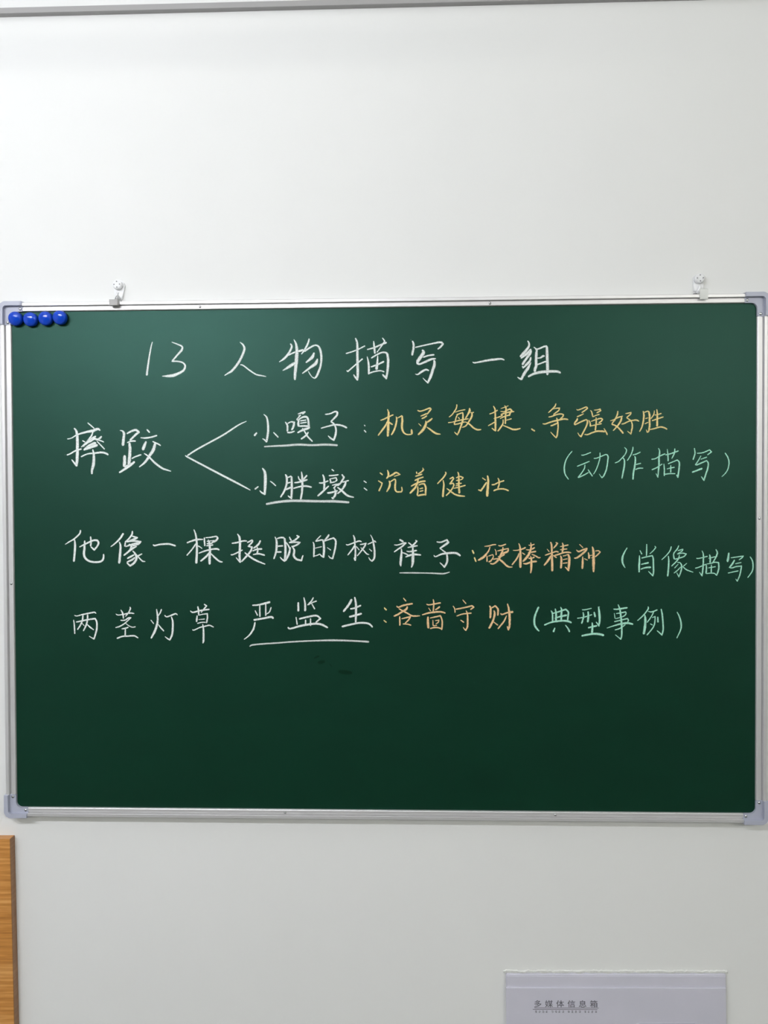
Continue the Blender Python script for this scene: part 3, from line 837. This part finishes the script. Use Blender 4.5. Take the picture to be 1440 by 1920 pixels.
4502,64,14 4509,-10,23 4504,-131,26 4492,-257,23
4664,228,12 4639,172,19 4596,120,17 4583,85,19 4592,25,23 4605,12,17
4647,146,14 4724,167,17 4711,137,17 4639,94,14
4639,89,10 4716,107,17 4776,94,19 4733,50,19 4605,12,17
4673,81,10 4660,25,21 4613,-36,19 4549,-97,17
4639,-36,12 4686,-45,16 4708,-97,23 4695,-183,21 4665,-261,17 4631,-196,10
4656,-62,10 4596,-127,16
4695,-105,12 4648,-157,16 4588,-205,14
4789,-49,10 4733,-97,16
4720,-97,12 4785,-153,19 4887,-191,10
#g miao
5018,147,11 5040,86,20 5040,-35,23 5032,-156,23 5020,-245,20 4980,-188,11
4932,26,16 4980,26,16 5107,58,16
4915,-128,15 4964,-116,16 5080,-67,16
5119,25,10 5187,41,16 5259,61,13
5135,86,18 5147,29,26 5143,-43,23
5231,166,13 5255,110,24 5227,29,21 5183,-43,16
5092,-63,10 5163,-51,16 5219,-35,18 5275,-43,21 5279,-116,23 5267,-181,23 5243,-245,20
5084,-59,13 5088,-132,23 5082,-213,21
5116,-124,13 5231,-104,16
5165,-72,13 5164,-132,18 5162,-197,20
5084,-213,13 5148,-205,15 5211,-209,15 5239,-237,13
#g xie
5432,114,21 5422,29,34 5410,-32,31
5461,33,11 5521,41,16 5652,61,16 5632,33,18 5585,-2,13
5521,1,21 5481,-68,28 5442,-116,18 5482,-124,18 5545,-104,20 5625,-96,20 5617,-157,21 5597,-246,20 5562,-330,16 5536,-295,11
5529,-60,15 5624,-40,16
5417,-205,16 5506,-185,16 5581,-169,18
#g paren
5755,52,15 5791,-12,20 5803,-101,21 5787,-181,18 5720,-278,13
#w liang
-4883,-865,12 -4843,-879,16 -4744,-854,21 -4600,-826,24 -4555,-820,21 -4528,-841,14
-4896,-939,12 -4885,-1023,23 -4878,-1166,19
-4858,-977,19 -4754,-956,24 -4646,-934,24 -4547,-921,26 -4521,-978,26 -4522,-1085,28 -4545,-1174,26 -4568,-1245,24 -4604,-1228,17 -4649,-1201,12
-4744,-863,23 -4754,-952,26 -4791,-1032,24 -4836,-1099,19
-4668,-854,24 -4673,-943,26 -4696,-1032,26 -4742,-1121,19
-4759,-996,12 -4719,-1041,10
-4678,-1014,12 -4629,-1059,23 -4568,-1103,14
#w jing
-4214,-843,12 -4179,-863,16 -4098,-854,17 -3990,-832,24 -3914,-840,16
-4133,-778,10 -4102,-836,26 -4089,-920,21
-3989,-734,14 -3976,-756,23 -4003,-818,19 -4058,-889,14
-4139,-947,17 -4072,-947,21 -4009,-911,23 -3973,-907,21 -4018,-951,19 -4081,-1005,19 -4153,-1045,21 -4221,-1065,14
-4059,-991,10 -4010,-1031,16 -3947,-1058,17 -3894,-1049,16
-4122,-1085,17 -4064,-1076,23 -4010,-1058,21
-4060,-1085,21 -4065,-1191,24
-4200,-1238,24 -4110,-1205,23 -4020,-1200,23 -3922,-1195,24 -3852,-1231,19
#w deng
-3556,-767,16 -3543,-855,26 -3539,-944,30 -3558,-1042,35 -3595,-1139,35 -3649,-1237,24
-3475,-768,23 -3498,-829,21 -3539,-886,14
-3651,-940,14 -3600,-1004,16
-3531,-1010,9 -3491,-1064,23 -3438,-1121,19
-3427,-864,19 -3392,-891,19 -3311,-864,24 -3248,-842,23 -3217,-866,12
-3320,-886,14 -3298,-961,28 -3297,-1059,31 -3309,-1174,30 -3346,-1258,24 -3386,-1236,19 -3425,-1205,12
#w cao
-3016,-793,12 -2972,-820,23 -2865,-793,24 -2776,-780,24 -2704,-771,24
-2895,-722,17 -2883,-784,28 -2879,-859,23
-2793,-687,21 -2753,-718,21 -2802,-775,21 -2843,-824,14
-2905,-868,16 -2910,-926,28 -2915,-974,26
-2888,-868,14 -2812,-850,17 -2741,-842,21 -2741,-908,23 -2755,-992,24
-2884,-935,10 -2781,-926,17
-2906,-997,16 -2831,-979,17 -2768,-979,16
-2983,-1094,23 -2956,-1103,19 -2867,-1063,19 -2778,-1041,21 -2706,-1027,21 -2640,-1058,17
-2817,-1005,14 -2806,-1076,24 -2804,-1182,30 -2806,-1271,30 -2817,-1315,16
#w yan
-2022,-707,23 -1919,-700,26 -1734,-654,36
-1903,-703,20 -1901,-893,23
-1807,-678,20 -1808,-876,23
-1978,-789,16 -1937,-871,20
-1721,-736,20 -1747,-810,20 -1796,-848,13
-2004,-942,29 -1855,-917,29 -1722,-893,33 -1686,-921,29
-1979,-975,23 -2005,-1082,29 -2071,-1181,23 -2158,-1251,13
#w jian
-1289,-657,26 -1289,-805,33
-1201,-580,16 -1180,-687,29 -1181,-802,33
-1048,-580,16 -1078,-637,23 -1144,-706,16
-995,-637,23 -1078,-670,16 -1127,-703,13
-1078,-678,16 -1026,-769,23
-1326,-892,16 -1307,-1016,23
-1280,-925,26 -1145,-892,29 -1005,-871,29 -939,-917,26 -1014,-979,23
-1175,-933,20 -1175,-1007,23
-1096,-914,20 -1096,-1035,23
-1456,-1052,23 -1418,-1078,26 -1245,-1032,33 -1030,-999,33 -915,-1015,33 -820,-1065,26
#w sheng
-440,-608,36 -486,-695,36 -577,-810,29
-467,-765,23 -388,-749,26 -293,-706,26
-484,-892,29 -389,-867,33 -282,-837,29
-395,-575,23 -375,-687,33 -375,-834,33 -381,-982,26
-603,-1045,29 -438,-1007,29 -307,-985,29 -176,-998,29 -111,-1056,26
#w underline
-2069,-1363,16 -2023,-1338,23 -1857,-1321,23 -1609,-1304,23 -1394,-1287,23 -1065,-1270,23 -735,-1262,29 -440,-1269,26 -169,-1285,29
#y colon
70,-741,16 90,-766,23 111,-784,24
61,-942,16 108,-979,21
#o lin
373,-591,15 418,-645,21
267,-716,18 295,-737,23 393,-704,28 524,-679,24
438,-724,23 417,-770,33 352,-810,28 278,-856,28 221,-880,23
299,-757,13 368,-798,24 442,-835,24 507,-872,24 572,-876,23 637,-872,11
315,-880,16 317,-950,24 317,-1028,23
343,-921,15 425,-901,23 482,-888,24 458,-933,23 400,-991,18
363,-1003,16 425,-1003,20 498,-1022,18
#o se
736,-686,15 769,-700,20 850,-688,21 964,-667,24
842,-610,15 852,-663,21 850,-728,23 842,-810,21
948,-724,26 923,-749,26 870,-782,16
768,-745,11 805,-800,16
666,-859,16 760,-831,26 866,-814,28 964,-810,26 1037,-831,21
760,-884,23 759,-974,37 767,-1072,33
792,-908,16 866,-892,21 955,-872,23 980,-933,23 984,-1006,24 975,-1096,24
837,-937,13 841,-1031,20
870,-949,11 931,-941,18 923,-974,18 882,-1002,16
841,-1031,16 902,-1023,18
792,-1076,20 849,-1060,21 922,-1060,21 975,-1080,20
#o shou
1304,-618,11 1360,-683,20
1153,-716,15 1181,-761,18 1185,-826,16
1198,-769,21 1287,-753,23 1385,-732,24 1450,-716,24 1478,-737,23 1425,-777,20
1209,-877,16 1295,-847,20 1384,-835,21 1445,-830,23
1356,-786,11 1380,-843,23 1383,-941,28 1380,-1039,28 1355,-1100,21 1331,-1080,16 1312,-1051,11
1270,-937,13 1327,-978,23
#o cai
1722,-712,20 1742,-745,29 1742,-826,33 1737,-912,28
1758,-749,20 1815,-716,23 1855,-761,28 1859,-818,28 1855,-871,24
1794,-785,13 1807,-834,31 1794,-908,31 1766,-981,31 1717,-1075,31
1786,-965,13 1859,-1022,21
1900,-830,16 1920,-851,23 2009,-822,24 2098,-810,39
2005,-679,15 2025,-753,29 2037,-850,36 2041,-948,34 2037,-1038,31 2021,-1087,28 2001,-1034,16
1993,-867,13 1952,-957,26 1855,-1079,21
#g paren
2496,-731,28 2457,-814,28 2427,-918,31 2431,-1014,31 2465,-1075,28 2504,-1115,17
#g dian
2686,-787,17 2708,-840,23 2710,-962,23
2712,-835,17 2812,-805,24 2915,-770,26 2954,-813,26 2950,-883,26 2941,-953,21
2751,-757,16 2764,-840,30 2764,-962,28
2833,-731,10 2851,-779,26 2846,-857,30 2844,-953,28
2742,-914,16 2829,-883,26 2933,-861,31
2578,-1019,23 2673,-979,24 2777,-957,30 2889,-949,30 2967,-962,31 3006,-983,26
2747,-1058,16 2721,-1128,31
2907,-1014,12 2950,-1071,23 2976,-1127,28
#g xing
3166,-778,14 3226,-774,17 3317,-752,14
3092,-909,14 3174,-899,17 3261,-874,17 3325,-852,19
3183,-813,17 3192,-883,23 3161,-996,24
3261,-800,21 3265,-883,31 3256,-974,31
3355,-809,24 3373,-893,30
3424,-731,17 3437,-839,35 3441,-944,31 3429,-1026,24 3385,-966,14
3411,-733,9 3446,-731,10
3260,-1061,24 3321,-1044,26 3403,-1026,26
3325,-974,17 3329,-1048,31 3321,-1149,31
3157,-1188,24 3260,-1166,31 3364,-1153,33 3450,-1161,33 3510,-1179,37
#g shi
3653,-765,15 3708,-769,22 3791,-756,26 3873,-744,22
3725,-693,13 3754,-767,24 3768,-869,28 3780,-981,30 3784,-1092,26 3782,-1185,24 3768,-1236,19 3727,-1203,15 3681,-1166,9
3667,-828,9 3681,-916,17
3695,-837,13 3782,-823,19 3841,-809,19 3850,-837,19 3809,-879,17 3685,-918,13
3667,-964,19 3754,-943,19 3873,-914,20 3887,-943,19 3873,-971,15
3552,-1064,11 3662,-1027,19 3763,-999,28 3873,-985,32 3961,-1004,24
3676,-1094,15 3763,-1064,19 3841,-1008,13
#g li
4189,-725,15 4194,-758,20 4148,-827,19 4093,-888,19 4025,-948,13
4139,-855,13 4148,-915,34 4144,-1036,39 4123,-1161,35
4189,-800,11 4249,-809,19 4336,-776,19
4281,-795,17 4249,-869,17 4176,-976,17
4249,-901,11 4299,-883,17 4295,-971,20 4267,-1054,19 4171,-1175,19
4222,-994,13 4263,-1017,15
4340,-883,17 4345,-975,28
4391,-762,17 4409,-850,24 4421,-989,24 4423,-1091,24 4405,-1170,20 4359,-1128,19 4327,-1101,13
#g paren
4637,-809,15 4678,-896,22 4701,-998,26 4692,-1091,20 4633,-1221,15"""
ZOFF = 1.6 - BC

def catmull(P, n_step):
    if len(P) == 1: P = P * 2
    out = []
    Q = [P[0]] + P + [P[-1]]
    for i in range(1, len(Q) - 2):
        p0, p1, p2, p3 = Q[i-1], Q[i], Q[i+1], Q[i+2]
        d = max(1, int(math.hypot(p2[0]-p1[0], p2[1]-p1[1]) / n_step))
        for k in range(d):
            t = k / d
            out.append(tuple(0.5 * ((2*p1[j]) + (-p0[j]+p2[j])*t + (2*p0[j]-5*p1[j]+4*p2[j]-p3[j])*t*t + (-p0[j]+3*p1[j]-3*p2[j]+p3[j])*t**3) for j in range(3)))
    out.append(tuple(P[-1]))
    return out

def split_sharp(P):
    segs, cur = [], [P[0]]
    for i in range(1, len(P) - 1):
        cur.append(P[i])
        a = (P[i][0]-P[i-1][0], P[i][1]-P[i-1][1]); b = (P[i+1][0]-P[i][0], P[i+1][1]-P[i][1])
        la, lb = math.hypot(*a), math.hypot(*b)
        if la > 0 and lb > 0 and (a[0]*b[0]+a[1]*b[1]) / (la*lb) < 0.42:
            segs.append((cur, True)); cur = [P[i]]
    cur.append(P[-1]) if len(P) > 1 else None
    segs.append((cur, False))
    return segs

rnd = random.Random(13)
def ribbon(bm, layer, P, y, ext0, ext1, soft=1.0):
    S = catmull(P, 0.0009)
    if len(S) < 2: return
    # extend ends at internal corners so that they join roundly
    def ext(a, b, w):
        d = math.hypot(a[0]-b[0], a[1]-b[1]) or 1
        return (a[0] + (a[0]-b[0])/d*w*.5, a[1] + (a[1]-b[1])/d*w*.5, a[2])
    if ext0: S = [ext(S[0], S[1], S[0][2])] + S
    if ext1: S = S + [ext(S[-1], S[-2], S[-1][2])]
    # arc length
    D = [0]
    for a, b in zip(S, S[1:]): D.append(D[-1] + math.hypot(b[0]-a[0], b[1]-a[1]))
    T = D[-1]
    rows = []; seed = rnd.random() * 100
    for i, p in enumerate(S):
        a, b = S[max(i-1, 0)], S[min(i+1, len(S)-1)]
        tx, tz = b[0]-a[0], b[1]-a[1]; l = math.hypot(tx, tz) or 1
        nx, nz = -tz/l, tx/l
        h = p[2] * .5
        e = min(D[i], T - D[i])
        if e < h: h *= math.sqrt(max(0.10, 1 - (1 - e/h)**2))
        j1 = 1 + .22 * noise.noise(Vector((seed, D[i]*900, 0))); j2 = 1 + .22 * noise.noise(Vector((seed+7, D[i]*900, 3)))
        row = []
        for k, (f, al) in enumerate(((-1.12, 0.05), (-.72, .9), (0, 1.0), (.72, .9), (1.12, 0.05))):
            f *= (j1 if f < 0 else j2)
            v = bm.verts.new((p[0] + nx*h*f, y, p[1] + nz*h*f)); v[layer] = al * soft; row.append(v)
        rows.append(row)
    for r, s in zip(rows, rows[1:]):
        for k in range(4):
            bm.faces.new((r[k], r[k+1], s[k+1], s[k]))

KIND = {'one': 'chalk_numeral', 'three': 'chalk_numeral', 'underline': 'chalk_underline', 'brace': 'chalk_branching_line',
        'paren': 'chalk_bracket', 'colon': 'chalk_colon', 'comma': 'chalk_comma'}
groups = []
for ln in STROKES.strip().split('\n'):
    if ln[0] == '#':
        c, n = ln[1:].split(); groups.append((c, n, []))
    else:
        groups[-1][2].append([tuple(float(q) * 1e-4 for q in t.split(',')) for t in ln.split()])
cnt = 0
for c, n, strokes in groups:
    bm = bmesh.new(); layer = bm.verts.layers.float.new('opacity')
    for st in strokes:
        st = [(x, z + ZOFF, w * 1.06) for x, z, w in st]
        segs = split_sharp(st)
        for i, (seg, _) in enumerate(segs):
            if len(seg) < 2: continue
            y = -0.01226 - (cnt % 24) * 0.000006; cnt += 1
            soft = 0.82 if n == 'underline' else 1.0
            ribbon(bm, layer, seg, y, i > 0, i < len(segs) - 1, soft)
    o = obj(KIND.get(n, 'chalk_character'), bm, CH[c], panel)
    o['label'] = CHNAME[c] + ' chalk'

# darker damp smudges under the last underline
bm = bmesh.new(); layer = bm.verts.layers.float.new('opacity')
for P in ([(-.1045, -.1560, .002), (-.0995, -.1535, .003), (-.0960, -.1525, .002)], [(-.0985, -.1625, .004), (-.0930, -.1620, .0062), (-.0870, -.1600, .0035)],
          [(-.0790, -.1650, .0015), (-.0760, -.1700, .0015)], [(-.0660, -.1765, .004), (-.0560, -.1778, .007), (-.0440, -.1790, .005)]):
    ribbon(bm, layer, P, -.01224, False, False, .9)
o = obj('damp_smudge', bm, CH['d'], panel); o['label'] = 'dark damp smudges'

# ------------------------------------------------------------ wall hooks
def wall_hook(x, z, label, sgn):
    t = empty('wall_hook', (x, -0.0002, z)); tag(t, label, 'hook', 'white round wall hooks holding the chalkboard')
    bm = bmesh.new()
    if sgn < 0:
        pl = arc(.0012, -.0005, .0088, 0, 180, 16) + [(-.0072, -.010), (-.0050, -.0195), (-.0010, -.0225), (.0058, -.0215), (.0082, -.011)]
    else:
        pl = arc(0, 0, .0080, 0, 180, 16) + [(-.0080, -.010), (-.0074, -.0175), (-.0025, -.0210), (.0060, -.0200), (.0080, -.0120)]
    prism(bm, pl, 0, -.0035)
    bmesh.ops.bevel(bm, geom=[e for e in bm.edges if e.verts[0].co.y < -.003 and e.verts[1].co.y < -.003], offset=.0008, segments=2, affect='EDGES')
    obj('back_plate', bm, M_hook, t)
    bm = bmesh.new()
    lathe_y(bm, [(.0074, -.003), (.0076, -.0078), (.0070, -.0094), (.0050, -.0100), (.0030, -.0098), (0, -.0096)], 36)
    obj('round_cap', bm, M_hook, t, True)
    for a in (90, 180, 270, 0):
        px, pz = .0045 * math.cos(math.radians(a + 2)), .0045 * math.sin(math.radians(a + 2))
        bm = bmesh.new(); lathe_y(bm, [(.00105, 0), (.00105, -.0007), (.0006, -.0010), (0, -.0011)], 12)
        obj('pin', bm, M_pin, t, True, (px, -.0097, pz))
    # forward-curling tongue that carries the loop
    bm = bmesh.new()
    if sgn < 0:
        pts = [(-.0005, -.003, -.0105), (-.0012, -.0055, -.0140), (-.0016, -.0075, -.0185), (-.0018, -.0085, -.0225), (-.0020, -.0110, -.0232)]
    else:
        pts = [(.0018, -.003, -.0100), (.0006, -.0060, -.0140), (-.0016, -.0078, -.0185), (-.0038, -.0090, -.0228), (-.0042, -.0125, -.0238), (-.0036, -.0150, -.0212)]
    rings = catmull3(pts)
    tube(bm, rings, .0021, 12, .8)
    obj('hook_tongue', bm, M_hook, t, True)
    return t

def catmull3(P):
    out = []; Q = [P[0]] + P + [P[-1]]
    for i in range(1, len(Q) - 2):
        for k in range(6):
            t = k / 6; a, b, c, d = Q[i-1], Q[i], Q[i+1], Q[i+2]
            out.append(tuple(0.5 * (2*b[j] + (c[j]-a[j])*t + (2*a[j]-5*b[j]+4*c[j]-d[j])*t*t + (-a[j]+3*b[j]-3*c[j]+d[j])*t**3) for j in range(3)))
    out.append(P[-1]); return out
wall_hook(-.4157, 2.0397, 'white plastic wall hook over the left end of the chalkboard, with a wire loop', -1)
wall_hook(.4995, 2.0376, 'white plastic wall hook over the right end of the chalkboard', 1)

# ------------------------------------------------------------ magnets
MAG = [(-.5750, -.0150, 1.9856, 'blue round magnet in the chalkboard corner, overlapping the plastic corner piece'),
       (-.5516, -.0142, 1.9842, 'blue round magnet, second from the left, hanging lowest of the four'),
       (-.5270, -.0143, 1.9854, 'blue round magnet, third from the left, beside the rightmost one'),
       (-.5036, -.0150, 1.9864, 'rightmost blue round magnet in the row of four')]
m0 = None
for i, (x, y, z, lb) in enumerate(MAG):
    if m0 is None:
        bm = bmesh.new()
        lathe_y(bm, [(.0109, 0), (.0112, -.0012), (.0110, -.0050), (.0108, -.0060), (.0104, -.0070), (.0096, -.0079), (.0085, -.0087), (.0070, -.0094), (.0055, -.0099), (.0040, -.01025), (.0025, -.0105), (.0012, -.0106), (0, -.01063)], 48)
        bmesh.ops.recalc_face_normals(bm, faces=bm.faces)
        m0 = o = obj('round_magnet', bm, M_blue, None, True)
    else:
        o = m0.copy(); C.objects.link(o)
    o.location = (x, y, z)
    o.rotation_euler = ([.20, .14, .15, .20][i], [0.2, -.3, .1, .4][i], 0)
    tag(o, lb, 'magnet', 'blue magnets in the upper left corner of the chalkboard')

# ------------------------------------------------------------ wooden panel
wp = empty('wooden_panel', (-.5952, 0, 0)); wp.rotation_euler = (0, math.radians(-.70), 0)
wp.location = (-.5811, 0, 0)
tag(wp, 'light oak wooden panel with horizontal grain, standing against the wall at the lower left', 'panel')
PT, PWD, PH = 0.0145, 0.62, 1.1536
bm = bmesh.new(); prism(bm, [(-PWD, 0), (-.0012, 0), (-.0012, PH - .0012), (-PWD, PH - .0012)], -.0004, -PT)
obj('board', bm, M_wood, wp)
bm = bmesh.new(); box(bm, -.0012, 0, -PT - .0002, -.0004, 0, PH, .0003, 1); obj('edge_strip', bm, M_edge, wp)
bm = bmesh.new(); box(bm, -PWD, -.0012, -PT - .0002, -.0004, PH - .0012, PH, .0003, 1); obj('edge_strip', bm, M_wood, wp)

# ------------------------------------------------------------ media box on the wall
mb = empty('media_box', (.1975, 0, .9390)); mb.rotation_euler = (0, math.radians(-.80), 0)
tag(mb, 'pale grey-violet plastic wall box with Chinese lettering, below the chalkboard at the right', 'electrical box')
BW, BH = .3465, .300
# cover with a sloping top
bm = bmesh.new()
F = [(0, -.0002, .0022), (0, -.0050, .0018), (0, -.0058, -.0004), (0, -.0058, -BH), (0, -.0002, -BH)]
a = [bm.verts.new((.0008, y, z)) for x, y, z in F]; b = [bm.verts.new((BW - .0008, y, z)) for x, y, z in F]
bm.faces.new(a); bm.faces.new(b)
for i in range(5): bm.faces.new((a[i], a[(i+1) % 5], b[(i+1) % 5], b[i]))
bmesh.ops.bevel(bm, geom=list(bm.edges), offset=.0012, segments=3, affect='EDGES')
cover = obj('cover', bm, M_box, mb)
bm = bmesh.new(); box(bm, 0, BW - .0018, -.0080, -.0056, -BH + .002, -.0180, .0008, 2)
door = obj('door', bm, M_box, mb)
bm = bmesh.new()
def rrect(x0, x1, z0, z1, r):
    return arc(x1 - r, z1 - r, r, 0, 90, 6) + arc(x0 + r, z1 - r, r, 90, 180, 6) + arc(x0 + r, z0 + r, r, 180, 270, 6) + arc(x1 - r, z0 + r, r, 270, 360, 6)
prism(bm, rrect(.2010, .3030, -.140, -.0734, .008), -.0079, -.0090)
bmesh.ops.bevel(bm, geom=[e for e in bm.edges if e.verts[0].co.y < -.0088 and e.verts[1].co.y < -.0088], offset=.0008, segments=2, affect='EDGES')
obj('handle_plate', bm, M_box, door)
# lettering
def text_mesh(s, size, off):
    cu = bpy.data.curves.new('text', 'FONT'); cu.body = s; cu.size = size; cu.offset = off
    cu.align_x = 'LEFT'; cu.extrude = 0.00002
    to = bpy.data.objects.new('text', cu); C.objects.link(to)
    dg = bpy.context.evaluated_depsgraph_get(); dg.update()
    me = bpy.data.meshes.new_from_object(to.evaluated_get(dg))
    bpy.data.objects.remove(to)
    me.materials.clear(); me.materials.append(M_ink)
    return me
for i, ch in enumerate('多媒体信息箱'):
    me = text_mesh(ch, .0114, 0)
    xs = [v.co.x for v in me.vertices]; ys = [v.co.y for v in me.vertices]
    cx, cy = (min(xs)+max(xs))/2, (min(ys)+max(ys))/2
    for v in me.vertices:
        v.co = Vector(((v.co.x-cx)*1.12, (v.co.y-cy)*1.05, v.co.z))
    # print the strokes a little heavier: the same outline three times, slightly shifted
    bm = bmesh.new()
    for dx, dy in ((-.00016, 0), (.00016, .00004), (0, -.00012)):
        n0 = len(bm.verts); bm.from_mesh(me); bm.verts.ensure_lookup_table()
        for v in bm.verts[n0:]: v.co += Vector((dx, dy, dx * .02))
    bm.to_mesh(me); bm.free()
    o = bpy.data.objects.new('printed_character', me); C.objects.link(o); o.parent = door
    o.location = (.0498 + i * .0176, -.00806, -.0435)
    o.rotation_euler = (math.radians(90), 0, 0)
for x0, x1, z in ((.0444, .1455, -.0502), (.0418, .1434, -.0526)):
    bm = bmesh.new(); box(bm, x0, x1, -.00808, -.0079, z - .0004, z + .0004); obj('printed_line', bm, M_ink, door)
rs = random.Random(5)
bm = bmesh.new()
for g in range(4):
    for k in range(4):
        cx = .0468 + g * .0258 + k * .0057; cz = -.0562
        for q in range(3):
            z0 = cz + .0014 - q * .0014 + rs.uniform(-.0002, .0002)
            box(bm, cx - rs.uniform(.0007, .0017), cx + rs.uniform(.0007, .0017), -.00808, -.0079, z0 - .00025, z0 + .00025)
        for q in range(2):
            x0 = cx + rs.uniform(-.0014, .0014)
            box(bm, x0 - .00022, x0 + .00022, -.00808, -.0079, cz - rs.uniform(.0005, .0018), cz + rs.uniform(.0004, .0018))
o = obj('printed_small_line', bm, M_ink, door); o['label'] = 'row of tiny printing'
# ragged plaster joint along the top edge
bm = bmesh.new(); n = 150; rows = []
for i in range(n + 1):
    x = -.003 + (BW + .006) * i / n
    hgt = .0050 + .0022 * noise.noise(Vector((x * 60, 0, 0))) + .0022 * noise.noise(Vector((x * 260, 5, 0)))
    d = .0030 + .0022 * noise.noise(Vector((x * 90, 9, 0)))
    rows.append([bm.verts.new((x, -.0002, .0006 + hgt)), bm.verts.new((x, -d * .8, .0004 + hgt * .86)), bm.verts.new((x, -d * .35, .0008 + hgt * .6)), bm.verts.new((x, -d * .9, .0022)), bm.verts.new((x, -.0002, .0016))])
for r, s in zip(rows, rows[1:]):
    for k in range(4): bm.faces.new((r[k], r[k+1], s[k+1], s[k]))
bm.faces.new(rows[0]); bm.faces.new(rows[-1])
o = obj('plaster_joint', bm, M_plaster, mb, True); o['label'] = 'ragged white filler'
